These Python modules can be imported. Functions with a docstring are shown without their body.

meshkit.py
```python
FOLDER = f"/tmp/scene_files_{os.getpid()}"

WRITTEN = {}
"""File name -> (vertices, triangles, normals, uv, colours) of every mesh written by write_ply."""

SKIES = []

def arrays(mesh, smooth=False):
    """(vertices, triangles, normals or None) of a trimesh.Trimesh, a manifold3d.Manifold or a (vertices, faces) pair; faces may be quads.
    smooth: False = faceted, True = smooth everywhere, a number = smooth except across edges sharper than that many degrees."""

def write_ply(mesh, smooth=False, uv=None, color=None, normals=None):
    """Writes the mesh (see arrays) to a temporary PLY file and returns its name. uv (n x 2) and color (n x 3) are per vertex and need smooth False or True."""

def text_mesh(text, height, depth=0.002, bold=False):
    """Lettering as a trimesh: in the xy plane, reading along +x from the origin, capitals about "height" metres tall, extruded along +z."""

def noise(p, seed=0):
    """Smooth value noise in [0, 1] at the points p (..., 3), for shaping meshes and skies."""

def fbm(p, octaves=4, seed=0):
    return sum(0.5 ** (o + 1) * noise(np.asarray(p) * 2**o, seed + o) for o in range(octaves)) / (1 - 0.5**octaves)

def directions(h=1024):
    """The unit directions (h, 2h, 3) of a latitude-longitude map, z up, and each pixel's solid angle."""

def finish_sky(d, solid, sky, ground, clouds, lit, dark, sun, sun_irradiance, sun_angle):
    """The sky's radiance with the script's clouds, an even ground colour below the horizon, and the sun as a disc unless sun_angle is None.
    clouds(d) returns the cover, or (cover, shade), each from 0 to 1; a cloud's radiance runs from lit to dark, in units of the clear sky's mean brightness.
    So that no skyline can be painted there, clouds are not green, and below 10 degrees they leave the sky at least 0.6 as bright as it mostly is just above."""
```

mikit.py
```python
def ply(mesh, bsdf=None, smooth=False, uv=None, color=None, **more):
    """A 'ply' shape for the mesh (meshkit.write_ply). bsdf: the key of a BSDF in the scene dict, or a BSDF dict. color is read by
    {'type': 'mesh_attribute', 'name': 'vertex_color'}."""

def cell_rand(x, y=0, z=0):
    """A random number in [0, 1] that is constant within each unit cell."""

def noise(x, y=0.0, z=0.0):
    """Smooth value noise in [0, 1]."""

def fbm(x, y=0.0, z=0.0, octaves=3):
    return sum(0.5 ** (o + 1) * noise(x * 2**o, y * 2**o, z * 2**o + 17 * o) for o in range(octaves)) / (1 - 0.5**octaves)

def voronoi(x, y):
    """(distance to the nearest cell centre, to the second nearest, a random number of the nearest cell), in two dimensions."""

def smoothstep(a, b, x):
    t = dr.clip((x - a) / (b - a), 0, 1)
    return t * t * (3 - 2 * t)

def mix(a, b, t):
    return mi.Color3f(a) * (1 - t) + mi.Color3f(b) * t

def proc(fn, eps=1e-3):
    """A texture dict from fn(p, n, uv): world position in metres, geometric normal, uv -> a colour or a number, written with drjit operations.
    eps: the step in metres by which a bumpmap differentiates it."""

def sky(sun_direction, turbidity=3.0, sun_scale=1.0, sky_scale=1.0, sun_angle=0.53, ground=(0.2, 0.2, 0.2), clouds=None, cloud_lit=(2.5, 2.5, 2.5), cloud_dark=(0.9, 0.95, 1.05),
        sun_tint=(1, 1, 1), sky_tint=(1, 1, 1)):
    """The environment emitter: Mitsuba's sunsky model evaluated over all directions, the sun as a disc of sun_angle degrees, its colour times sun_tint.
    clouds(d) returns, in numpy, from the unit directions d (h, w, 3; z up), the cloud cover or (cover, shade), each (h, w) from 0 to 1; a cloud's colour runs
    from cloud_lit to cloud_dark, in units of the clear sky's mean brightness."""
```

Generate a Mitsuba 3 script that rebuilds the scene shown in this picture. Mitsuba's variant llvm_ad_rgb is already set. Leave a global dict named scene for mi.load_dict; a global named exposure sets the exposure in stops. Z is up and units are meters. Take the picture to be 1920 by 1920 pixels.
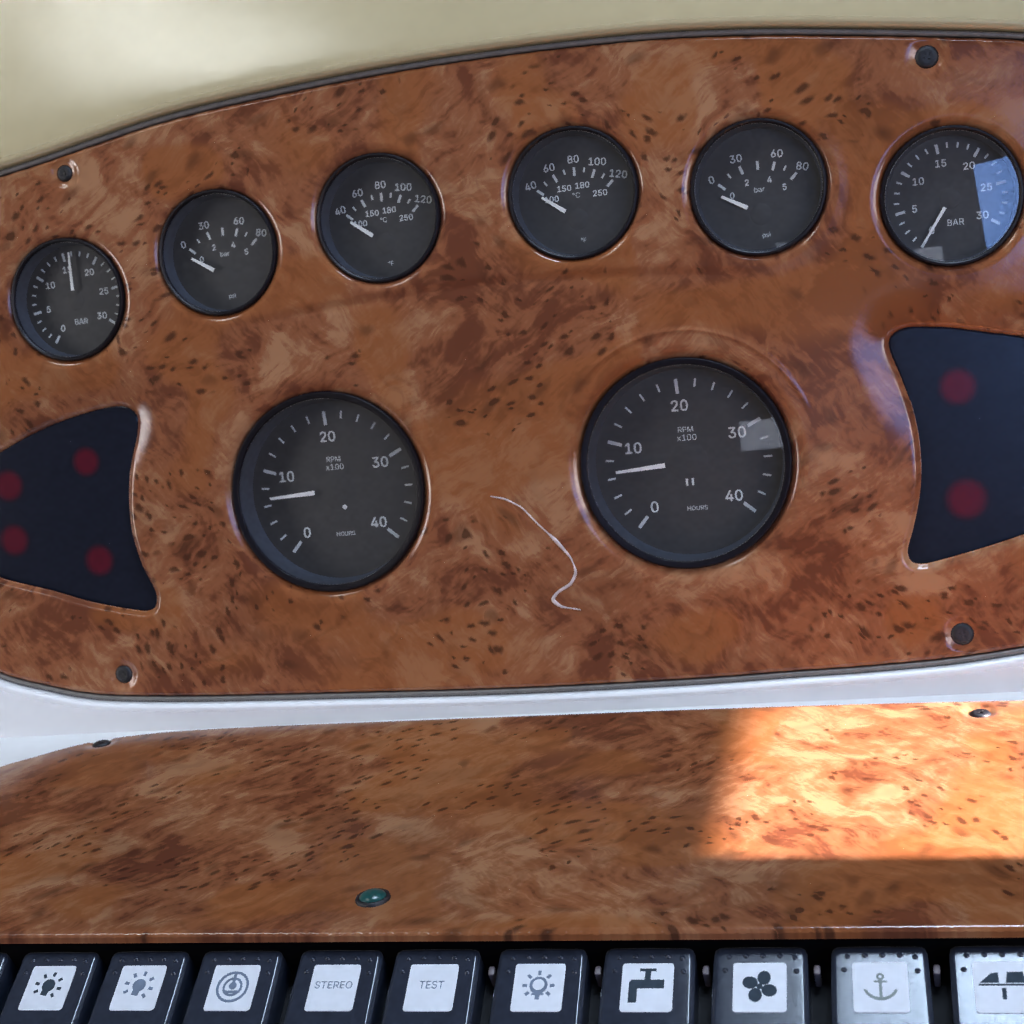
import math
import numpy as np
import trimesh
import drjit as dr
import mitsuba as mi
import mikit, meshkit
from scipy.spatial import Delaunay, cKDTree
from shapely.geometry import Polygon, Point, LineString, box as sbox
from shapely import affinity, union_all, contains_xy
from shapely.ops import triangulate  # noqa: F401

T = mi.ScalarTransform4f
scene, labels = {"type": "scene"}, {}

# ------------------------------------------------------------------ camera, light, exposure
EYE = np.array([0.15429893, -0.66042649, 1.1475777])
FWD = np.array([-0.22230633, 0.9515101, -0.21262272])
UP = np.array([0.07252013, 0.23361311, 0.96962145])
scene["camera"] = {"type": "thinlens", "aperture_radius": 0.0009, "focus_distance": 0.56, "fov": math.degrees(2 * math.atan(960 / 2950)), "fov_axis": "x", "near_clip": 0.01, "far_clip": 100.0,
                   "to_world": T().look_at(origin=EYE.tolist(), target=(EYE + FWD).tolist(), up=UP.tolist())}
exposure = 0.0


def lamp(key, centre, target, w, h, rgb):
    """Added lamp in place of window light from out of view: a rectangle of w x h metres that faces the target."""
    up = [0, 0, 1] if abs(centre[2] - target[2]) < 3 * math.hypot(centre[0] - target[0], centre[1] - target[1]) else [0, 1, 0]
    scene[key] = {"type": "rectangle", "to_world": T().look_at(origin=centre, target=target, up=up).scale([w / 2, h / 2, 1]),
                  "emitter": {"type": "area", "radiance": {"type": "rgb", "value": list(rgb)}}, "bsdf": {"type": "diffuse", "reflectance": {"type": "rgb", "value": 0.3}}}
    labels[key] = {"kind": "structure"}


scene["ambient"] = {"type": "constant", "radiance": {"type": "rgb", "value": [0.115, 0.106, 0.104]}}
lamp("overhead_lamp", [0.275, -0.19, 2.15], [0.275, -0.19, 1.0], 0.35, 0.42, (17.5, 22.5, 29.5))  # added lamp overhead: brightens the ledge and mirrors in the right rockers
lamp("left_overhead_lamp", [-0.70, -0.64, 2.17], [-0.14, 0.03, 1.22], 0.46, 0.10, (19.0, 20.0, 19.5))  # added strip lamp, sized to mirror as the streak on the hood
lamp("aft_right_window_lamp", [0.93, -1.55, 1.42], [0.1, 0.0, 1.05], 1.1, 0.52, (1.15, 2.2, 5.2))  # added lamp for the window that mirrors blue in the right-hand glasses
lamp("right_side_window_lamp", [1.2, -0.98, 1.25], [0.0, 0.0, 1.05], 0.62, 0.6, (7.6, 7.2, 7.8))  # added lamp for the highlights on the gauge lips
lamp("aft_pane_lamp", [0.165, -1.6, 1.225], [0.12, 0.0, 1.05], 0.15, 0.10, (0.9, 1.05, 1.35))  # added lamp that mirrors as a pale pane in the right tachometer glass
lamp("left_side_window_lamp", [-1.25, -0.7, 1.2], [0.0, 0.0, 1.05], 0.34, 0.6, (8.6, 8.3, 8.4))  # added lamp for side light and highlights from the left
SUN = np.array([0.90, -0.085, 0.40])
SUN /= np.linalg.norm(SUN)
sun_at = np.array([0.14, -0.1, 0.915]) + 4.0 * SUN
scene["sun_disc"] = {"type": "disk", "to_world": T().look_at(origin=sun_at.tolist(), target=[0.14, -0.1, 0.915], up=[0, 0, 1]).scale(0.030),
                     "emitter": {"type": "area", "radiance": {"type": "rgb", "value": [385000, 345000, 350000]}}}
labels["sun_disc"] = {"kind": "structure"}

# ------------------------------------------------------------------ frames of the place
R8 = math.radians(8)
PANEL = np.array([[1, 0, 0, 0], [0, math.sin(R8), -math.cos(R8), 0], [0, math.cos(R8), math.sin(R8), 1.0], [0, 0, 0, 1.0]])   # u, v, out of the instrument face
ZS = 0.9149                                                                                                                   # top of the lower wood panel
SHELF = np.array([[1, 0, 0, 0], [0, 1, 0, 0], [0, 0, 1, ZS], [0, 0, 0, 1.0]])
A28, YAW = math.radians(28), math.radians(-0.5)
_s = np.array([[1, 0, 0, 0], [0, math.cos(A28), -math.sin(A28), 0], [0, math.sin(A28), math.cos(A28), 0], [0, 0, 0, 1.0]])
_y = np.array([[math.cos(YAW), -math.sin(YAW), 0, 0], [math.sin(YAW), math.cos(YAW), 0, -0.2225], [0, 0, 1, ZS - 0.0095], [0, 0, 0, 1.0]])
BANK = _y @ _s                                                                                                                # across, up the slope, out of the switch bank
MM = 0.001


def to(m, mesh):
    v, f = mesh
    v = np.asarray(v, float) * MM
    return v @ m[:3, :3].T + m[:3, 3], f


# ------------------------------------------------------------------ materials
def rgb(*c):
    return {"type": "rgb", "value": list(c)}


def spots(x, y, lean, spread, la, lb, seed):
    """Dark eyes of the burl: in each cell an oval with a direction of its own; (how far inside the nearest one, its random number)."""
    x, y = x / la, y / la
    best, rnd = mi.Float(9), mi.Float(0)
    for i in (-1, 0, 1):
        for j in (-1, 0, 1):
            cx, cy = dr.floor(x) + i, dr.floor(y) + j
            px, py = cx + mikit.cell_rand(cx, cy, seed), cy + mikit.cell_rand(cx, cy, seed + 1)
            r = mikit.cell_rand(cx, cy, seed + 2)
            th = lean + spread * (mikit.noise(px * la / 80, py * la / 80, 21.3) - 0.5) + 0.5 * (mikit.cell_rand(cx, cy, seed + 3) - 0.5)
            c, s = dr.cos(th), dr.sin(th)
            dx, dy = x - px, y - py
            d = dr.sqrt(dr.square(dx * c + dy * s) + dr.square((dy * c - dx * s) * (la / lb)))
            rnd = dr.select(d < best, r, rnd)
            best = dr.minimum(best, d)
    return best, rnd


def burl(coord, seed, lean, depth=1.0):
    def fn(p, n, uv):
        x, y = coord(p)
        x, y = x * 1000 + seed, y * 1000 + seed * 0.37
        wx = mikit.fbm(x / 20, y / 20, 3.1 + seed, 3) - 0.5
        wy = mikit.fbm(x / 20, y / 20, 9.7 + seed, 3) - 0.5
        big = mikit.fbm(x / 44 + wx * 1.3, y / 44 + wy * 1.3, 1.5, 3)
        mid = mikit.fbm(x / 11 + wx * 2.6, y / 11 + wy * 2.6, 5.5, 3)
        grain, fibre = mi.Float(0), mi.Float(0)
        k = mikit.fbm(x / 52, y / 52, 44.0 + seed, 2)
        k = mikit.smoothstep(0.42, 0.58, k) if len(lean) == 2 else mikit.smoothstep(-0.12, 0.12, (x - seed - lean[2]) / 160 + (k - 0.5) * 1.6)
        turn = lean[0] + (lean[1] - lean[0]) * k
        for w, th in ((1 - k, lean[0]), (k, lean[1])):
            c, s = math.cos(th), math.sin(th)
            a, b = x * c + y * s + wx * 16, y * c - x * s + wy * 16
            grain += w * (mikit.fbm(a / 12, b / 3.4, 2.2, 2) - 0.5)
            fibre += w * (mikit.fbm(a / 4.2, b / 0.85, 12.2, 2) - 0.5)
        fine = mikit.fbm(x / 1.5 + wx * 9, y / 1.5 + wy * 9, 7.7, 2) - 0.5
        clump = mikit.smoothstep(0.515, 0.61, mikit.fbm(x / 27 + 5, y / 27, 33.0 + seed, 2))
        d1, r1 = spots(x + wx * 9 + fine * 1.6, y + wy * 9 + fine * 1.6, turn, 1.4, 7.4, 3.9, 1)
        size = 0.10 + 0.33 * r1
        fleck = (1 - mikit.smoothstep(size * 0.35, size * 1.3, d1)) * mikit.smoothstep(0.2, 0.7, clump * (0.5 + 0.7 * r1) + 0.05 * r1)
        v1 = 1 - dr.abs(2 * mikit.fbm(x / 24 + wx * 3.0, y / 24 + wy * 3.0, 71.0, 2) - 1) * 3.2
        vein = mikit.smoothstep(0.1, 1.0, v1) * mikit.smoothstep(0.45, 0.6, mikit.noise(x / 33, y / 33, 81.0 + seed))
        d2, r2 = spots(x + 71 + wx * 12 + fine, y + 13 + wy * 12, turn, 2.6, 19.0, 10.0, 7)
        knot = (1 - mikit.smoothstep(0.06, 0.38, d2)) * mikit.smoothstep(0.55, 0.8, r2)
        tone = dr.clip(0.52 + 1.5 * (big - 0.5) + 0.95 * (mid - 0.5) + 0.65 * grain + 0.36 * fibre + 0.34 * fine - 0.10 * clump, 0, 1)
        col = mikit.mix((0.122, 0.037, 0.018), (0.220, 0.078, 0.034), mikit.smoothstep(0.15, 0.5, tone))
        col = mikit.mix(col, (0.330, 0.160, 0.078), mikit.smoothstep(0.48, 0.95, tone))
        col = mikit.mix(col, (0.250, 0.082, 0.024), 0.55 * mikit.smoothstep(0.5, 0.72, mikit.noise(x / 28 + wx, y / 28, 61.0)))
        dark = dr.clip(fleck * 0.86 + knot * 0.5 + vein * 0.18, 0, 0.88)
        return mikit.mix(col, (0.056, 0.018, 0.009), dark) * depth
    return mikit.proc(fn)


S8, C8 = math.sin(R8), math.cos(R8)
for key, coord, seed, lean, depth in (("burl_upper", lambda p: (p.x, p.y * S8 + (p.z - 1.0) * C8), 310.0, (-0.9, 0.55), 1.0), ("burl_lower", lambda p: (p.x, p.y), 905.0, (0.95, -0.85, 62.0), 0.85)):
    scene[key] = {"type": "twosided", "bsdf": {"type": "roughplastic", "diffuse_reflectance": burl(coord, seed, lean, depth), "alpha": 0.035, "int_ior": 1.5}}


def gel(c, k):
    def fn(p, n, uv):
        f = mikit.fbm(p.x * 9, p.y * 9, p.z * 9 + k, 3)
        g = mikit.fbm(p.x * 160, p.y * 160, p.z * 160, 2)
        return mi.Color3f(c) * (0.90 + 0.16 * f + 0.05 * g)
    return mikit.proc(fn)


scene["cream_gelcoat"] = {"type": "twosided", "bsdf": {"type": "roughplastic", "diffuse_reflectance": gel((0.42, 0.345, 0.195), 1.0), "alpha": 0.055, "int_ior": 1.5}}
scene["white_gelcoat"] = {"type": "twosided", "bsdf": {"type": "roughplastic", "diffuse_reflectance": gel((0.68, 0.68, 0.66), 4.0), "alpha": 0.12, "int_ior": 1.5}}


def dusty(c, k, amount=0.25):
    def fn(p, n, uv):
        return mi.Color3f(c) * (1 - amount + 2 * amount * mikit.fbm(p.x * 420, p.y * 420, p.z * 420 + k, 3))
    return mikit.proc(fn)


def plastic(key, c, alpha, k=0.0, amount=0.25, ior=1.5):
    scene[key] = {"type": "twosided", "bsdf": {"type": "roughplastic", "diffuse_reflectance": dusty(c, k, amount), "alpha": alpha, "int_ior": ior}}


plastic("bezel_black", (0.006, 0.005, 0.007), 0.22, 1, 0.25, 1.3)
plastic("dial_black", (0.022, 0.023, 0.024), 0.35, 2)
plastic("housing_black", (0.045, 0.056, 0.080), 0.3, 3)
plastic("print_white", (0.62, 0.64, 0.63), 0.4, 4, 0.12)
plastic("needle_white", (0.85, 0.84, 0.80), 0.35, 5, 0.05)
plastic("smoked_plate", (0.008, 0.010, 0.018), 0.08, 6, 0.25, 1.4)
plastic("screw_dark", (0.010, 0.010, 0.012), 0.3, 7, 0.25, 1.4)
plastic("screw_socket", (0.008, 0.008, 0.009), 0.3, 8)
plastic("gasket", (0.15, 0.14, 0.125), 0.25, 9)
plastic("rocker_black", (0.017, 0.022, 0.034), 0.06, 10)
plastic("bank_black", (0.004, 0.004, 0.005), 0.45, 11, 0.25, 1.25)
plastic("label_white", (0.64, 0.67, 0.70), 0.3, 12, 0.06, 1.35)
plastic("icon_ink", (0.030, 0.045, 0.060), 0.4, 13, 0.25, 1.2)
plastic("icon_ink_faded", (0.15, 0.19, 0.25), 0.4, 14, 0.25, 1.2)
plastic("icon_ink_pale", (0.22, 0.26, 0.25), 0.4, 15, 0.25, 1.2)
plastic("clip_pale", (0.22, 0.18, 0.18), 0.25, 16)
plastic("reflection_pale", (0.50, 0.42, 0.39), 0.12, 19, 0.5)  # pale tone of the lacquer reflection, painted on a bead
plastic("green_lens", (0.006, 0.050, 0.046), 0.10, 17)
plastic("blocker_paint", (0.35, 0.34, 0.32), 0.3, 18)  # paint of the added sun blocker
scene["gauge_glass"] = {"type": "thindielectric", "int_ior": 1.5}


def lampfn(p, n, uv):
    d = dr.sqrt(dr.square(uv.x - 0.5) + dr.square(uv.y - 0.5)) * 2
    return mikit.mix((0.070, 0.006, 0.014), (0.008, 0.009, 0.016), mikit.smoothstep(0.45, 1.0, d))


scene["red_lens"] = {"type": "twosided", "bsdf": {"type": "roughplastic", "diffuse_reflectance": mikit.proc(lampfn), "alpha": 0.08, "int_ior": 1.4}}


# ------------------------------------------------------------------ mesh helpers (millimetres in a local frame)
def put(key, mesh, frame, bsdf, smooth=True, **kw):
    scene[key] = mikit.ply(to(frame, mesh), bsdf, smooth=smooth, **kw)


def resample(ring, step):
    ls = LineString(ring)
    n = max(6, int(round(ls.length / step)))
    return np.array([ls.interpolate(k / n, normalized=True).coords[0] for k in range(n)])


def rounded(pts, r):
    return Polygon(pts).buffer(-r).buffer(2 * r).buffer(-r)


def spline(pts, n=12):
    """Closed Catmull-Rom curve through the points."""
    p = np.asarray(pts, float)
    out = []
    for i in range(len(p)):
        a, b, c, d = p[i - 1], p[i], p[(i + 1) % len(p)], p[(i + 2) % len(p)]
        t = (np.arange(n) / n)[:, None]
        out.append(0.5 * (2 * b + (c - a) * t + (2 * a - 5 * b + 4 * c - d) * t**2 + (3 * b - a - 3 * c + d) * t**3))
    return np.vstack(out)


def dist_to(ring, q):
    """Distance from the points q to the closed ring."""
    d = resample(ring, 0.35)
    return cKDTree(d).query(q)[0]


def sheet(poly, holes, rings, step, height, skirt=6.0):
    """The surface z = height(points) over the polygon less the holes; rings are extra point loops; a skirt hangs from the outer edge."""
    outer = resample(np.array(poly.exterior.coords), step * 0.8)
    loops = [outer] + [resample(np.asarray(h.exterior.coords), 0.8) for h in holes] + list(rings)
    fixed = np.vstack(loops)
    x0, y0, x1, y1 = poly.bounds
    gx, gy = np.meshgrid(np.arange(x0, x1, step), np.arange(y0, y1, step * 0.866))
    gx = gx + (np.arange(gy.shape[0]) % 2)[:, None] * step * 0.5
    g = np.c_[gx.ravel(), gy.ravel()]
    g = g[contains_xy(poly.buffer(-0.4 * step), g[:, 0], g[:, 1])]
    g = g[cKDTree(fixed).query(g)[0] > 0.55 * step]
    inside = contains_xy(poly.buffer(1e-6), fixed[:, 0], fixed[:, 1])
    inside[: len(outer)] = True
    pts = np.vstack([fixed[inside], g])
    pts = pts[np.sort(np.unique(np.round(pts, 3), axis=0, return_index=True)[1])]
    tri = Delaunay(pts).simplices
    c = pts[tri].mean(1)
    keep = contains_xy(poly, c[:, 0], c[:, 1])
    for h in holes:
        keep &= ~contains_xy(h, c[:, 0], c[:, 1])
    tri = tri[keep]
    a, b, cc = pts[tri[:, 0]], pts[tri[:, 1]], pts[tri[:, 2]]
    area = (b[:, 0] - a[:, 0]) * (cc[:, 1] - a[:, 1]) - (b[:, 1] - a[:, 1]) * (cc[:, 0] - a[:, 0])
    tri[area < 0] = tri[area < 0][:, ::-1]
    tri = tri[np.abs(area) > 1e-7]
    z = height(pts)
    v = np.c_[pts, z]
    f = [tri]
    if skirt:
        o = outer if Polygon(outer).exterior.is_ccw else outer[::-1]
        zo = height(o)
        n, k = len(o), len(v)
        v = np.vstack([v, np.c_[o, zo], np.c_[o, zo * 0 + zo.min() - skirt]])
        i = np.arange(n)
        j = (i + 1) % n
        f += [np.c_[k + i, k + n + i, k + n + j], np.c_[k + i, k + n + j, k + j]]
    return v, np.vstack(f)


def edge_round(d, r):
    """How far a surface drops at the distance d from an edge rounded with radius r."""
    e = np.clip(r - d, 0, r)
    return r - np.sqrt(np.maximum(r * r - e * e, 0))


def slab(poly, top, r, depth, step=2.0, bow=None):
    """A plate with the outline poly, its face at height top, its rim rounded by r."""
    ring = np.array(poly.exterior.coords)
    rings = [resample(np.array(poly.buffer(-r * k).exterior.coords), max(0.6, min(step, r * 0.9))) for k in (0.08, 0.25, 0.5, 0.75, 1.0) if not poly.buffer(-r * k).is_empty and poly.buffer(-r * k).geom_type == "Polygon"]

    def height(q):
        z = top - edge_round(dist_to(ring, q), r)
        return z + (bow(q) if bow is not None else 0)
    return sheet(poly, [], rings, step, height, depth)


def flat(shape, z, thick):
    """A flat print or plate: the shapely shape extruded from z by thick."""
    parts = [trimesh.creation.extrude_polygon(g, thick, engine="earcut") for g in getattr(shape, "geoms", [shape]) if g.area > 1e-6]
    m = trimesh.util.concatenate(parts)
    return m.vertices + [0, 0, z], m.faces


def lathe(profile, n=96, centre=(0, 0)):
    """Surface of revolution about z of the (radius, z) profile, listed so that normals point outwards for a profile that runs outwards over the top."""
    p = np.asarray(profile, float)
    a = np.arange(n) * 2 * math.pi / n
    v = np.stack([p[:, 0][:, None] * np.cos(a) + centre[0], p[:, 0][:, None] * np.sin(a) + centre[1], np.repeat(p[:, 1][:, None], n, 1)], -1).reshape(-1, 3)
    i, j = np.meshgrid(np.arange(len(p) - 1), np.arange(n), indexing="ij")
    q = np.stack([i * n + j, (i + 1) * n + j, (i + 1) * n + (j + 1) % n, i * n + (j + 1) % n], -1).reshape(-1, 4)
    return v, np.vstack([q[:, [0, 1, 2]], q[:, [0, 2, 3]]])


def join(meshes):
    vs, fs, k = [], [], 0
    for v, f in meshes:
        vs.append(np.asarray(v, float))
        fs.append(np.asarray(f) + k)
        k += len(v)
    return np.vstack(vs), np.vstack(fs)


def text(t, height, at, z, turn=0.0, thick=0.12, bold=False):
    m = meshkit.text_mesh(t, height, thick, bold)
    v = m.vertices.copy()
    v[:, :2] -= (v[:, :2].min(0) + v[:, :2].max(0)) / 2
    c, s = math.cos(turn), math.sin(turn)
    v[:, :2] = v[:, :2] @ np.array([[c, s], [-s, c]])
    return v + [at[0], at[1], z], m.faces


# ------------------------------------------------------------------ where things are (millimetres on the instrument face)
UC = -3.6
SMALL = [(-201.8, 114.0), (-125.3, 127.4), (-48.4, 134.2), (39.4, 134.9), (117.9, 128.2), (195.3, 115.6)]
LARGE = [(-84.8, 15.2), (77.7, 15.2)]
RS, RL = 28.5, 45.6
OUT = [(-261, 166.5), (-240, 171.8), (-208, 177), (-177.9, 182.6), (-153, 187), (-128.9, 190), (-100.8, 192.3), (-58.9, 194.9), (-19.6, 196.2), (18.6, 196.3), (51, 195.6), (82.9, 194), (118.2, 190.6),
       (152.6, 185.9), (190.4, 180.1), (227.3, 173.8), (256, 166)]
LOW = [(300, 140), (322, 100), (328, 50), (318, 0), (298, -36), (262, -58), (230, -68.5), (190, -74.2), (150, -76.4), (115, -77.2), (71.3, -78.3), (-7.4, -78.5), (-87.5, -76.8), (-150.3, -75.2), (-186, -73.6),
       (-210, -71.6), (-232, -67), (-262, -57.5), (-300, -34), (-322, 0), (-334, 50), (-328, 100), (-306, 140)]
PANEL_POLY = Polygon(spline(OUT + LOW, 8))
PLATE_R = [(182.8, 63.6), (192.2, 62.3), (206.3, 59.0), (219.8, 55.8), (245, 47), (262, 38), (270, 24), (271, 4), (262, -10), (246, -17.5), (226, -23), (200.6, -30.0), (184.3, -33.8), (174, -35.6), (168.4, -34.0),
           (167.0, -28.5), (169.9, -19.4), (173.2, -7.1), (174.9, 5.3), (174.9, 18.0), (173.4, 29.7), (170.3, 43.3), (166.5, 56.0), (167.8, 61.6), (174, 64.2)]
PLATE_L = [(-244.8, 47.6), (-225.1, 55.1), (-206.4, 60.0), (-188, 62.8), (-179.6, 61.6), (-175.4, 57.0), (-176.5, 48.5), (-180.1, 36.4), (-182.4, 20.1), (-182.2, 3.3), (-178.9, -12.0), (-174.6, -22),
           (-173.4, -27.5), (-174.8, -32.6), (-179, -34.6), (-186.5, -33.8), (-208.0, -28.7), (-228, -22), (-253.0, -14.6), (-270, -6), (-279, 4), (-279, 24), (-270, 36)]
PLATES = [Polygon(spline(PLATE_L, 6)), Polygon(spline(PLATE_R, 6))]
SCREWS = [(-196.3, 171.5), (189.5, 172.4), (-194.9, -63.1), (187.5, -65.3)]
PLATE_RINGS = [np.array(p.exterior.coords) for p in PLATES]
PANEL_RING = np.array(PANEL_POLY.exterior.coords)


def sm(a, b, x):
    t = np.clip((x - a) / (b - a), 0, 1)
    return t * t * (3 - 2 * t)


REFL_PATH = resample(LineString([(-9, 7.6), (-2.5, 6.0), (4.5, 1.8), (11, -6), (18.5, -14), (24.6, -22), (26.4, -28.5), (23.6, -33.6), (17.5, -36.6), (14.2, -40), (18, -43.4), (27.5, -45.4)]).coords, 0.7)   # path of the pale bead that stands in for a reflection in the lacquer


def face_height(q):
    """Relief of the moulded instrument panel."""
    z = -edge_round(dist_to(PANEL_RING, q), 1.8)
    z = z + 0.55 * (meshkit.fbm(np.c_[q / 55.0, q[:, :1] * 0 + 3.3], 2, 5) - 0.5) * 2 * 0.55
    x, y = q[:, 0] - UC, q[:, 1]
    crease = 101.5 - (x / 105.0) ** 2 * 6.5
    fade = 1 - sm(80, 125, np.abs(x))
    z = z + fade * (0.9 * sm(-2.5, 2.5, y - crease) * (1 - sm(4, 40, y - crease)) - 0.5 * np.exp(-((y - crease + 1.5) / 2.2) ** 2))
    for i, (cx, cy) in enumerate(SMALL + LARGE):
        r = RS if i < 6 else RL
        d = np.hypot(q[:, 0] - cx, q[:, 1] - cy) - r
        b, w0, w1 = (0.35, 1.5, 10.0) if i < 6 else ((0.8, 2.0, 18.0) if i == 6 else (0.45, 4.0, 22.0))
        z = z + b * (1 - sm(w0, w1, d)) - np.where(d < 0.8, edge_round(np.maximum(d, 0), 0.8), 0)
        w, dip = (4.6, 1.75) if i < 6 else (6.5, 2.4 if i == 6 else 2.7)
        z = z - dip * np.clip(1 - d / w, 0, 1) ** 2
        if i == 7:
            z = z + 0.65 * np.exp(-(((d - 11.5) / 0.95) ** 2)) * sm(0.2, 0.9, (q[:, 1] - cy) / (d + r))
    for ring, poly in zip(PLATE_RINGS, PLATES):
        d = dist_to(ring, q)
        d = np.where(contains_xy(poly, q[:, 0], q[:, 1]), 0, d)
        z = z - 3.4 * sm(0, 58, q[:, 1]) * np.clip(1 - d / 20.0, 0, 1) ** 2 - np.where(d < 2.5, edge_round(d, 2.5), 0)
    for cx, cy in SCREWS:
        d = np.hypot(q[:, 0] - cx, q[:, 1] - cy)
        z = z - 1.5 * (1 - sm(4.0, 8.0, d))
    return z


# ------------------------------------------------------------------ the upper burl panel
rings, holes = [], []
for i, (cx, cy) in enumerate(SMALL + LARGE):
    r = RS if i < 6 else RL
    holes.append(Point(cx, cy).buffer(r - 0.9, 48))
    for d in (-0.5, 0.05, 0.2, 0.45, 0.75, 1.1, 1.4, 1.75, 2.1, 2.4, 2.75, 3.1, 3.5, 4.2, 5, 6, 7.5, 9, 10, 10.5, 11, 11.5, 12, 12.5, 13, 14):
        n = int((r + d) * 6.28 / 1.3)
        a = np.arange(n) * 2 * math.pi / n + d
        rings.append(np.c_[cx + (r + d) * np.cos(a), cy + (r + d) * np.sin(a)])
for poly in PLATES:
    holes.append(poly.buffer(-0.9))
    for d in (-0.4, 0.05, 0.25, 0.6, 1.1, 1.7, 2.4, 3.2, 4.4):
        rings.append(resample(np.array(poly.buffer(d).exterior.coords), 1.2))
for d in (0.1, 0.35, 0.8, 1.4, 2.1, 3.0, 4.2):
    rings.append(resample(np.array(PANEL_POLY.buffer(-d).exterior.coords), 1.5))
put("instrument_panel__fascia", sheet(PANEL_POLY, holes, rings, 1.7, face_height, 5.0), PANEL, "burl_upper")
labels["instrument_panel"] = {"label": "upper glossy burl wood instrument panel with arched top, holding all the round gauges", "category": "instrument panel"}


def cord(path, radii, lift, sides=8):
    """A bead that lies along the path on the instrument face."""
    p = np.c_[path, face_height(path) + lift]
    t = np.gradient(p, axis=0)
    t /= np.linalg.norm(t, axis=1, keepdims=True)
    a = np.cross(t, [0, 0, 1.0])
    a /= np.linalg.norm(a, axis=1, keepdims=True)
    b = np.cross(a, t)
    th = np.arange(sides) * 2 * math.pi / sides
    v = (p[:, None] + radii[:, None, None] * (np.cos(th)[None, :, None] * a[:, None] + 0.5 * np.sin(th)[None, :, None] * b[:, None])).reshape(-1, 3)
    i, j = np.meshgrid(np.arange(len(p) - 1), np.arange(sides), indexing="ij")
    q = np.stack([i * sides + j, i * sides + (j + 1) % sides, (i + 1) * sides + (j + 1) % sides, (i + 1) * sides + j], -1).reshape(-1, 4)
    return v, np.vstack([q[:, [0, 1, 2]], q[:, [0, 2, 3]]])


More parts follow.
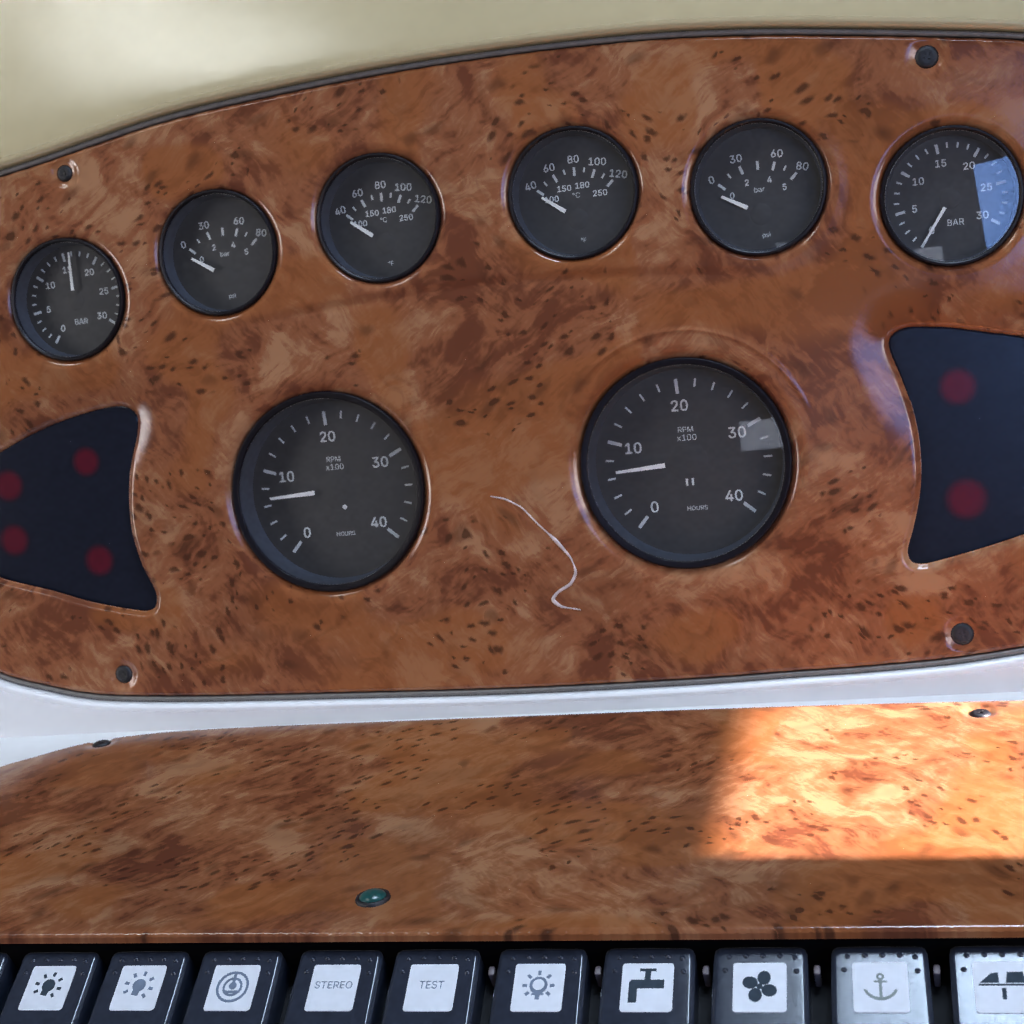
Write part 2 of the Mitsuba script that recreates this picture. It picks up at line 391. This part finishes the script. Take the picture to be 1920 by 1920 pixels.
REFL_SMOOTH = REFL_PATH.copy()
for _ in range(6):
    REFL_SMOOTH[1:-1] = (REFL_SMOOTH[:-2] + 2 * REFL_SMOOTH[1:-1] + REFL_SMOOTH[2:]) / 4
tt = np.linspace(0, 1, len(REFL_SMOOTH))
put("instrument_panel__reflection_bead", cord(REFL_SMOOTH, 0.12 + np.sin(math.pi * np.clip(tt * 0.97 + 0.02, 0, 1)) ** 0.5 * (0.1 + 0.75 * meshkit.noise(np.c_[tt * 14, tt * 0, tt * 0], 2)) + 0.55 * np.exp(-(((tt - 0.86) / 0.05) ** 2)), 0.1), PANEL, "reflection_pale")  # a reflection in the lacquer, modelled and coloured as a pale bead
labels["instrument_panel__reflection_bead"] = {"label": "thin pale wavy reflection in the lacquer, built as a raised bead, between the two tachometers"}
trim = PANEL_POLY.buffer(2.7).difference(PANEL_POLY.buffer(0.35))
tr_in, tr_out = np.array(PANEL_POLY.buffer(0.35).exterior.coords), np.array(PANEL_POLY.buffer(2.7).exterior.coords)


def ribbon(offsets, zs, poly, n=900):
    """A band that follows the polygon's edge: one row of points per (offset, height)."""
    rows = []
    base = np.array([poly.exterior.interpolate(k / n, normalized=True).coords[0] for k in range(n)])
    t = np.roll(base, -1, 0) - np.roll(base, 1, 0)
    t /= np.linalg.norm(t, axis=1, keepdims=True)
    nr = np.c_[t[:, 1], -t[:, 0]] * (1 if poly.exterior.is_ccw else -1)
    for o, z in zip(offsets, zs):
        rows.append(np.c_[base + nr * o, np.full(n, z)])
    v = np.vstack(rows)
    m = len(offsets)
    i, j = np.meshgrid(np.arange(m - 1), np.arange(n), indexing="ij")
    q = np.stack([i * n + j, (i + 1) * n + j, (i + 1) * n + (j + 1) % n, i * n + (j + 1) % n], -1).reshape(-1, 4)
    return v, np.vstack([q[:, [0, 1, 2]], q[:, [0, 2, 3]]])


ang = np.linspace(0, math.pi, 9)
put("instrument_panel__edge_trim", ribbon([0.3] + list(1.7 - 1.2 * np.cos(ang)) + [3.1], [-6] + list(-1.6 + 1.2 * np.sin(ang)) + [-6], PANEL_POLY), PANEL, "gasket")

# ------------------------------------------------------------------ the moulded surround: cream above, white below with its ledge
SPLIT, FW, LEDGE_Z = 0.0, 3.0, -4.0


def surround_height(q):
    d = dist_to(PANEL_RING, q)
    z = FW
    lean = np.clip(d - 5.6, 0, None) * sm(20, 150, q[:, 1])
    z = z - 1.2 * sm(-80, -90, q[:, 1]) + 0.45 * (meshkit.fbm(np.c_[q / 30.0, q[:, :1] * 0 + 4], 2, 19) - 0.5) * sm(6, 25, d)
    return z - 0.30 * lean * lean / (lean + 6) + 0.5 * (meshkit.fbm(np.c_[q / 120.0, q[:, :1] * 0], 2, 9) - 0.5)


LIP = 7.0
base_ring = PANEL_POLY.buffer(0.4)


def surround(poly, upper):
    out = sheet(poly, [PANEL_POLY.buffer(LIP)], [resample(np.array(PANEL_POLY.buffer(d).exterior.coords), 2.0) for d in (LIP, LIP + 2, LIP + 5)], 5.0, surround_height, 0)
    offs = [0.2, 3.0] + list(3.4 + 2.4 * (1 - np.cos(np.linspace(0, math.pi / 2, 9)))) + [6.2, LIP + 0.05]
    v, f = ribbon(offs, [-6.0, -6.0] + [0.0] * (len(offs) - 2), PANEL_POLY, 1400)
    hi = np.arange(len(v)) >= 2 * 1400
    v[hi, 2] = surround_height(v[hi, :2])
    k = np.arange(len(v)) // 1400
    for j, t in enumerate(np.linspace(0, math.pi / 2, 9)):
        sel = k == j + 2
        v[sel, 2] = FW - 2.4 * (1 - math.sin(t)) + 0.5 * (meshkit.fbm(np.c_[v[sel, :2] / 120.0, v[sel, :1] * 0], 2, 9) - 0.5)
    c = v[f].mean(1)[:, 1]
    return join([out, (v, f[c > SPLIT] if upper else f[c <= SPLIT])])


put("dashboard_hood", surround(sbox(-420, SPLIT, 420, 290), True), PANEL, "cream_gelcoat")
labels["dashboard_hood"] = {"label": "cream gelcoat dashboard hood arching over the top of the wooden instrument panel", "category": "dashboard"}
VB = (-89.1 + 0.9) / C8
low = surround(sbox(-420, -93.0, 420, SPLIT), False)
lv, lf = to(PANEL, low)
# ledge: from the fillet at the foot of the face forward under the lower panel
row = []
foot = (PANEL @ np.array([0, (VB + 4.0) * MM, FW * MM, 1]))[:3]
zl = ZS + LEDGE_Z * MM
cy0 = foot[1] - 0.0035
prof = [(foot[1] + 0.014, zl), (foot[1] + 0.006, zl), (foot[1], zl)]
prof += [(cy0 - 0.006 - 0.0095 * k, zl) for k in range(20)]
xs = np.linspace(-0.42, 0.42, 85)
pv = np.array([[x, y, z] for y, z in prof for x in xs])
i, j = np.meshgrid(np.arange(len(prof) - 1), np.arange(len(xs) - 1), indexing="ij")
k = len(xs)
pq = np.stack([i * k + j, (i + 1) * k + j, (i + 1) * k + j + 1, i * k + j + 1], -1).reshape(-1, 4)
pf = np.vstack([pq[:, [0, 1, 2]], pq[:, [0, 2, 3]]])
scene["console_moulding__face"] = mikit.ply((lv, lf), "white_gelcoat", smooth=True)
scene["console_moulding__ledge"] = mikit.ply((pv, pf), "white_gelcoat", smooth=40)
labels["console_moulding"] = {"label": "white gelcoat moulding and narrow ledge between the two burl wood panels", "category": "console"}

# ------------------------------------------------------------------ the lower burl panel
LOWER = [(-262, -110), (-250, -82), (-233.7, -60.5), (-223.1, -51), (-212.6, -41.5), (-198.6, -33.0), (-179.7, -27.6), (-159.7, -25.0), (-120.8, -24.0), (-82.2, -24.4), (-5.1, -25.8), (72.0, -27.4), (141.1, -29.8),
         (190, -32.6), (215, -35), (240, -41), (262, -54), (280, -80)]
near = [(284, -140), (284, -223.9), (188.6, -222.6), (35, -220.9), (-145.2, -218.6), (-278, -217.4), (-278, -150)]
SHELF_POLY = Polygon(spline(LOWER, 6)[: len(LOWER) * 6 - 5].tolist() + near)
SHELF_POLY = SHELF_POLY.buffer(-1.5).buffer(1.5)
SH_RING = np.array(SHELF_POLY.exterior.coords)
SH_SCREWS = [(190.5, -46.0), (-196.5, -37.0)]


def shelf_height(q):
    z = -edge_round(dist_to(SH_RING, q), 2.0) + 0.35 * (meshkit.fbm(np.c_[q / 70.0, q[:, :1] * 0 + 8], 2, 3) - 0.5)
    for cx, cy in SH_SCREWS:
        z = z - 1.2 * (1 - sm(3.5, 7.0, np.hypot(q[:, 0] - cx, q[:, 1] - cy)))
    return z


rings = [resample(np.array(SHELF_POLY.buffer(-d).exterior.coords), 1.5) for d in (0.08, 0.25, 0.6, 1.1, 1.6, 2.1, 3.0)]
put("lower_wood_panel", sheet(SHELF_POLY, [], rings, 2.0, shelf_height, 0.8), SHELF, "burl_lower")
labels["lower_wood_panel"] = {"label": "flat glossy burl wood panel below the instruments, sunlit at its right end", "category": "wood panel"}


# ------------------------------------------------------------------ gauges
def polar(r, deg, c=(0, 0)):
    a = math.radians(deg)
    return c[0] + r * math.sin(a), c[1] + r * math.cos(a)


def tick(deg, r0, r1, w, c=(0, 0)):
    return LineString([polar(r0, deg, c), polar(r1, deg, c)]).buffer(w / 2, cap_style=2)


def frame_at(c):
    m = PANEL.copy()
    m[:3, 3] = (PANEL @ np.array([c[0] * MM, c[1] * MM, 0, 1]))[:3]
    return m


def gauge(key, c, R, depth, marks, needle, label, category, group=None):
    fr = frame_at(c)
    k = R / 28.5
    rb = R - 2.0 * k
    bz = [(R - 0.1, -6), (R, -0.8), (R - 0.15, 0.25), (R - 0.6, 0.75), (R - 1.2, 0.85), (rb + 0.3, 0.5), (rb, 0.0), (rb, -1.5)]
    put(key + "__bezel", lathe(bz[::-1]), fr, "bezel_black", 35)
    ri = rb - 0.1
    put(key + "__housing", lathe([(ri - 0.9 * k, -depth), (ri - 0.25, -depth * 0.5), (ri, -1.2)]), fr, "housing_black")
    put(key + "__dial", lathe([(0.0, -depth + 0.01), (ri * 0.5, -depth + 0.01), (ri - 0.85 * k, -depth + 0.01)]), fr, "dial_black", False)
    put(key + "__markings", join(marks), fr, "print_white", False)
    pv_, deg, r0, r1, w, hub = needle
    nd = Polygon([polar(r0, deg - math.degrees(w * 0.5 / max(r0, 1)), pv_), polar(r1, deg - math.degrees(w * 0.28 / r1), pv_), polar(r1, deg + math.degrees(w * 0.28 / r1), pv_), polar(r0, deg + math.degrees(w * 0.5 / max(r0, 1)), pv_)])
    put(key + "__needle", flat(nd, -depth + 2.2, 0.5), fr, "needle_white", False)
    put(key + "__hub_cap", lathe([(0.0, -depth + 0.3), (hub * 0.6, -depth + 0.25), (hub, -depth + 0.08), (hub * 1.02, -depth)], 64, pv_), fr, "dial_black", 35)
    sag = 0.8 * k
    rr_ = [rb * t for t in np.linspace(0, 1, 13)]
    put(key + "__glass", lathe([(r, -0.9 + sag * (1 - (r / rb) ** 2)) for r in rr_]), fr, "gauge_glass")
    labels[key] = {"label": label, "category": category}
    if group:
        labels[key]["group"] = group


def sweep_marks(depth, outer, inner, unit, ticks):
    """Printing of a gauge whose needle swings about a point below the middle."""
    z = -depth + 0.05
    pv_ = (0.0, -10.3)
    R = 28.5
    m = [flat(union_all([tick(a, 0.715 * R - (1.8 if big else 0.3), 0.715 * R + 1.9, 1.15 if big else 0.8, pv_) for a, big in ticks]), z, 0.1)]
    for t, a in outer:
        m.append(text(t, 3.1, polar(0.885 * R + 0.6, a, pv_), z, math.radians(-a * 0.25), bold=True))
    for t, a in inner:
        m.append(text(t, 2.5, polar(0.50 * R + 0.4, a, pv_), z, 0, bold=True))
    m.append(text(unit[0], 2.2, (0, 0.0), z))
    m.append(text(unit[1], 1.9, (1.5, -19.5), z))
    return m


def full_marks(depth, nums, start, stop, unit, R=28.5):
    z = -depth + 0.05
    n = len(nums)
    angs = np.linspace(start, stop, n)
    tk = [tick(a, 0.66 * R, 0.80 * R, 1.2) for a in angs]
    step = angs[1] - angs[0]
    tk += [tick(angs[i] + step * f, 0.72 * R, 0.80 * R, 0.75) for i in range(n - 1) for f in (0.25, 0.5, 0.75)]
    m = [flat(union_all(tk), z, 0.1)]
    for t, a in zip(nums, angs):
        m.append(text(t, 2.9, polar(0.52 * R, a), z, bold=True))
    m.append(text(unit, 2.6, (1.5, -10.0), z))
    return m


def tach_marks(depth, first):
    z, R = -depth + 0.05, RL
    angs = np.linspace(-139, 131, 5)
    tk = [tick(a, 0.66 * R, 0.80 * R, 1.5) for a in angs]
    step = angs[1] - angs[0]
    tk += [tick(angs[i] + step * f, 0.72 * R, 0.80 * R, 0.85) for i in range(4) for f in (0.2, 0.4, 0.6, 0.8)]
    m = [flat(union_all(tk), z, 0.1)]
    for t, a in zip(("0", "10", "20", "30", "40"), angs):
        m.append(text(t, 4.6, polar(0.545 * R, a), z, 0, bold=True))
    m.append(text("RPM", 2.4, (0, 14.2), z))
    m.append(text("x100", 2.6, (0.3, 10.6), z))
    if first:
        m.append(flat(Point(3.2, -8.2).buffer(1.1), z, 0.1))
    else:
        m.append(flat(union_all([sbox(-1.7, -10.5, -0.7, -7.3), sbox(0.9, -10.5, 1.9, -7.3)]), z, 0.1))
    m.append(text("HOURS", 1.9, (2.5, -20.5), z))
    return m


DS, DL = 9.5, 14.0
pv0 = (0.0, -10.3)
bar5 = sweep_marks(DS, (("0", -50), ("30", -20), ("60", 19), ("80", 46)), (("0", -52), ("2", -20), ("4", 18), ("5", 46)), ("bar", "psi"), [(a, b) for a, b in ((-50, 1), (-35, 0), (-20, 1), (0, 1), (19, 1), (32, 0), (46, 1))])
temp = sweep_marks(DS, (("40", -50), ("60", -25), ("80", 0), ("100", 24), ("120", 48)), (("100", -48), ("150", -20), ("180", 12), ("250", 46)), ("°C", "°F"), [(a, b) for a, b in ((-50, 1), (-38, 0), (-25, 1), (-12, 0), (0, 1), (12, 0), (24, 1), (36, 0), (48, 1))])
full = full_marks(DS, ("0", "5", "10", "15", "20", "25", "30"), -146, 124, "BAR")
rest = lambda a: (pv0, a, 0.22 * 28.5, 0.64 * 28.5, 1.9, 4.4)  # noqa: E731
G6 = "small round gauges in the arched row"
gauge("gauge", SMALL[0], RS, DS, full, ((0, 0), 0.0, 0.16 * RS, 0.78 * RS, 1.4, 4.2), "leftmost small black gauge, its white needle pointing straight up", "gauge", G6)
gauge("gauge_001", SMALL[1], RS, DS, bar5, rest(-58), "second small black gauge from the left, between the leftmost gauge and the third", "gauge", G6)
gauge("gauge_002", SMALL[2], RS, DS, temp, rest(-54), "third small black gauge from the left, above the left tachometer", "gauge", G6)
gauge("gauge_003", SMALL[3], RS, DS, temp, rest(-54), "fourth small black gauge from the left, at the middle of the arch", "gauge", G6)
gauge("gauge_004", SMALL[4], RS, DS, bar5, rest(-61), "fifth small black gauge from the left, above the right tachometer", "gauge", G6)
gauge("gauge_005", SMALL[5], RS, DS, full, ((0, 0), -146.0, 0.16 * RS, 0.72 * RS, 1.4, 4.2), "rightmost small black gauge with blue reflection, needle pointing down left", "gauge", G6)
GT = "large tachometers under the row of small gauges"
gauge("tachometer", LARGE[0], RL, DL, tach_marks(DL, True), ((0, 0), -93.0, 0.22 * RL, 0.70 * RL, 2.1, 8.5), "large black tachometer on the left, white needle pointing left", "tachometer", GT)
gauge("tachometer_001", LARGE[1], RL, DL, tach_marks(DL, False), ((0, 0), -94.0, 0.22 * RL, 0.70 * RL, 2.1, 8.5), "large black tachometer on the right inside a raised wooden ring", "tachometer", GT)

# ------------------------------------------------------------------ warning light panels
for key, poly, lamps, label in (
        ("warning_light_panel", PLATES[0], [(-203.6, 38.3, 8.2), (-245.1, 30.1, 9.0), (-245.4, 3.9, 9.0), (-202.5, -8.7, 8.8)], "dark smoked warning light panel with four dim red lamps at the left"),
        ("warning_light_panel_001", PLATES[1], [(192.8, 37.9, 9.2), (193.2, -9.0, 10.2), (236, 29, 9.2), (236, 4, 9.2)], "dark smoked warning light panel at the right edge beside the right tachometer")):
    put(key + "__plate", slab(poly, -4.6, 0.8, 3.0, 3.0), PANEL, "smoked_plate", 40)
    for n, (x, y, r) in enumerate(lamps):
        a = np.arange(40) * 2 * math.pi / 40
        v = np.vstack([[[x, y, -4.42]], np.c_[x + r * np.cos(a), y + r * np.sin(a), np.full(40, -4.45)]])
        f = np.c_[np.zeros(40, int), 1 + np.arange(40), 1 + (np.arange(40) + 1) % 40]
        uv = np.vstack([[[0.5, 0.5]], np.c_[0.5 + 0.5 * np.cos(a), 0.5 + 0.5 * np.sin(a)]])
        put(key + "__warning_lamp" + (f"_{n:03d}" if n else ""), (v, f), PANEL, "red_lens", True, uv=uv)
    labels[key] = {"label": label, "category": "warning panel", "group": "smoked warning light panels"}


# ------------------------------------------------------------------ screws and the green button
def screw(key, frame, r, z, label, tilt=0.4):
    put(key + "__head", lathe([(0.9, z + 0.9), (r * 0.5, z + 1.35), (r * 0.8, z + 1.0), (r, z + 0.2), (r, z - 2)], 40), frame, "screw_dark")
    cross = union_all([affinity.rotate(sbox(-r * 0.5, -r * 0.11, r * 0.5, r * 0.11), tilt * 57, origin=(0, 0)), affinity.rotate(sbox(-r * 0.11, -r * 0.5, r * 0.11, r * 0.5), tilt * 57, origin=(0, 0))])
    put(key + "__recess", flat(cross, z + 0.6, 0.82), frame, "screw_socket", False)
    labels[key] = {"label": label, "category": "screw", "group": "dark screws holding the wood panels"}


for n, (c, r, lab) in enumerate(zip(SCREWS, (3.9, 4.9, 4.4, 4.9), (
        "dark screw at the upper left of the instrument panel above the left gauges", "dark screw at the top right of the instrument panel above the rightmost gauges",
        "dark screw at the bottom left of the instrument panel near the white ledge", "dark screw at the bottom right of the instrument panel below the warning panel"))):
    screw("screw" + (f"_{n:03d}" if n else ""), frame_at(c), r, -1.6, lab, 0.3 + n)
for n, (c, lab) in enumerate(zip(SH_SCREWS, ("dark screw in the sunlit patch at the right end of the lower panel", "dark screw at the curved far left edge of the lower panel"))):
    m = SHELF.copy()
    m[:3, 3] = [c[0] * MM, c[1] * MM, ZS]
    screw(f"screw_{n + 4:03d}", m, 4.2, -1.1, lab, 0.8 + n)
m = SHELF.copy()
m[:3, 3] = [-0.0179, -0.1975, ZS]
put("push_button__collar", lathe([(4.6, 0.9), (5.0, 1.25), (5.7, 1.1), (6.0, 0.4), (6.1, -1.0)], 48), m, "screw_dark")
put("push_button__lens", lathe([(0.0, 3.0), (1.6, 2.9), (3.2, 2.4), (4.3, 1.6), (4.7, 0.8)], 48), m, "green_lens")
labels["push_button"] = {"label": "small round green push button near the front of the lower wood panel", "category": "button"}

# ------------------------------------------------------------------ the bank of rocker switches
put("switch_bank", slab(rounded([(-300, -75), (300, -75), (300, 21), (-300, 21)], 2), -11.0, 1.0, 6.0, 12.0), BANK, "bank_black", 40)
labels["switch_bank"] = {"label": "black sloping base under the row of rocker switches along the bottom", "category": "switch panel"}
C_SW = [-158.4, -124.3, -91.3, -58.0, -23.5, 9.1, 43.6, 77.5, 111.5, 146.8, 181.2]


def rays(n, r0, r1, w, skip=()):
    return union_all([tick(360 / n * k, r0, r1, w) for k in range(n) if k not in skip])


bulb = union_all([Point(0, 0.6).buffer(2.3), sbox(-1.2, -3.1, 1.2, -1.2)])
ring_bulb = union_all([Point(0, 0.5).buffer(2.9).difference(Point(0, 0.7).buffer(1.9)), sbox(-1.9, -2.9, 1.9, -2.2), sbox(-0.7, -4.4, 0.7, -2.2)])
lamp_rays = union_all([tick(a, 3.6, 5.1, 1.0, (0, 0.4)) for a in (-130, -90, -45, 0, 45, 90, 130)])
ICONS = {
    1: (affinity.rotate(union_all([bulb, lamp_rays]), -12, origin=(0, 0)), "icon_ink"),
    2: (affinity.rotate(union_all([bulb, affinity.scale(lamp_rays, 1.05, 1.05, origin=(0, 0))]), -12, origin=(0, 0)), "icon_ink_faded"),
    3: (union_all([Point(0, 0).buffer(5.6).difference(Point(0, 0).buffer(4.7)), Point(0, 0).buffer(3.4).difference(Point(0, 0).buffer(2.6)), Point(0, 0.4).buffer(1.3), sbox(-2.2, -2.3, 2.2, -1.3), sbox(-0.5, 0, 0.5, 4.6)]), "icon_ink_faded"),
    4: ("STEREO", "icon_ink_faded"),
    5: ("TEST", "icon_ink_faded"),
    6: (union_all([ring_bulb, lamp_rays]), "icon_ink_faded"),
    7: (union_all([sbox(-5.0, -0.6, 5.2, 2.3), sbox(-5.6, -5.4, -3.0, 1.2), Point(-4.3, 1.0).buffer(1.3), sbox(-0.8, 2.0, 1.0, 5.4), sbox(-2.4, 5.2, 2.6, 6.1)]), "icon_ink"),
    8: (union_all([affinity.rotate(affinity.translate(affinity.scale(Point(0, 0).buffer(1.0), 2.0, 2.3), 0.9, 3.0), 90 * k - 8, origin=(0, 0)) for k in range(4)] + [Point(0, 0).buffer(0.9)]), "icon_ink"),
    9: (union_all([sbox(-0.45, -4.2, 0.45, 2.4), Point(0, 3.2).buffer(1.15).difference(Point(0, 3.2).buffer(0.5)), sbox(-1.9, 1.3, 1.9, 1.9), Point(0, 0.6).buffer(5.2).difference(Point(0, 0.9).buffer(4.5)).intersection(sbox(-6, -6, 6, -1.0))]), "icon_ink_pale"),
    10: (union_all([Polygon([(-6.3, 1.1), (-0.9, 1.1), (-0.9, 4.4), (-2.9, 4.2)]), Polygon([(1.0, 1.1), (6.4, 1.1), (6.0, 4.6), (1.6, 4.6)]), sbox(-6.6, 0.2, 6.8, 0.75), sbox(-0.3, -4.2, 0.9, -0.6)]), "icon_ink"),
}
NAMES = {0: "black rocker switch cut off by the left edge of the picture", 1: "black rocker switch with a dark lamp symbol, first whole one from the left",
         2: "black rocker switch with a faded lamp and rays symbol, second whole one from the left", 3: "black rocker switch whose white label shows concentric circles",
         4: "black rocker switch with a longer printed word on its white label", 5: "black rocker switch with a short printed word on its white label",
         6: "black rocker switch with an outlined bulb symbol", 7: "black rocker switch with a water tap symbol", 8: "black rocker switch with a four bladed fan symbol",
         9: "black rocker switch with a pale anchor symbol", 10: "rightmost black rocker switch with two dark blocks on its label"}
OUTLINE = rounded([(-14.1, 5.2), (14.1, 5.2), (14.9, -50), (-14.9, -50)], 2.6)
ROCK = slab(OUTLINE, 0.0, 1.7, 11.0, 2.6, bow=lambda q: 0.0011 * (q[:, 1] + 18) ** 2 - 0.55)
LABEL_Z = 0.0


def bowz(y):
    return 0.0011 * (y + 18) ** 2 - 0.55


def on_bow(mesh, dz):
    v, f = mesh
    v = np.array(v, float)
    v[:, 2] += bowz(v[:, 1]) + dz
    return v, f


tile = slab(rounded([(-8.0, -0.9), (8.0, -0.9), (8.0, -17.4), (-8.0, -17.4)], 0.9), 0.32, 0.2, 0.5, 2.2)
bump = lathe([(0.0, 0.55), (0.45, 0.48), (0.75, 0.25), (0.95, -0.1)], 16)
for n, cx in enumerate(C_SW):
    key = "rocker_switch" + (f"_{n:03d}" if n else "")
    m = BANK.copy()
    m[:3, 3] = (BANK @ np.array([cx * MM, 0, 0, 1]))[:3]
    put(key + "__rocker", ROCK, m, "rocker_black", 40)
    put(key + "__label_tile", on_bow(tile, 0), m, "label_white", 40)
    if n in ICONS:
        shape, ink = ICONS[n]
        if isinstance(shape, str):
            ic = text(shape, 2.5 if len(shape) > 4 else 2.6, (0, -8.2), 0.34, 0, 0.12)
            w = np.ptp(ic[0][:, 0])
            ic[0][:, 0] *= (12.6 if len(shape) > 4 else 8.0) / w
        else:
            ic = flat(affinity.translate(shape, 0, -8.9), 0.34, 0.12)
        put(key + "__symbol", on_bow(ic, 0), m, ink, False)
    for b, (bx, by) in enumerate(((-9.3, 1.3), (-4.2, 1.6), (0.9, 1.6), (6.0, 1.6), (10.4, 1.0), (-10.4, -3.2), (10.9, -3.6))):
        v, f = bump
        put(key + "__grip_bump" + (f"_{b:03d}" if b else ""), (v + [bx, by, bowz(by)], f), m, "rocker_black")
    labels[key] = {"label": NAMES[n], "category": "switch", "group": "rocker switches in a row along the bottom"}
for n, cx in enumerate((26.6, 60.9, 94.6, 128.2, 163.2)):
    key = "mounting_clip" + (f"_{n:03d}" if n else "")
    put(key, slab(rounded([(cx - 1.0, -2.2), (cx + 1.0, -2.2), (cx + 1.0, 1.0), (cx - 1.0, 1.0)], 0.6), -4.0, 0.6, 7.0, 0.8), BANK, "clip_pale", 40)
    labels[key] = {"label": f"small pale clip in the gap between the {('word', 'bulb', 'tap', 'fan', 'anchor')[n]} and {('bulb', 'tap', 'fan', 'anchor', 'rightmost')[n]} rocker switches", "category": "clip", "group": "pale clips between the rocker switches"}

# ------------------------------------------------------------------ an added sun blocker, unseen beyond the right edge: its cut opening shapes the sun patch
XW = 0.62


def through(x, y, z):
    t = (XW - x) / (sun_at[0] - x)
    return y + t * (sun_at[1] - y), z + t * (sun_at[2] - z)


blocker = sbox(-0.36, 0.80, 0.16, 1.95)
open1 = Polygon([through(0.085, -0.029, ZS), through(0.081, -0.1715, ZS), through(0.30, -0.182, ZS), through(0.30, -0.032, ZS)])
blocker = blocker.difference(open1)
wm = trimesh.creation.extrude_polygon(blocker, 0.012, engine="earcut")
wv = np.c_[XW + wm.vertices[:, 2], wm.vertices[:, 0], wm.vertices[:, 1]]
scene["sun_blocker"] = mikit.ply((wv, wm.faces), "blocker_paint", smooth=False)
labels["sun_blocker"] = {"kind": "structure"}
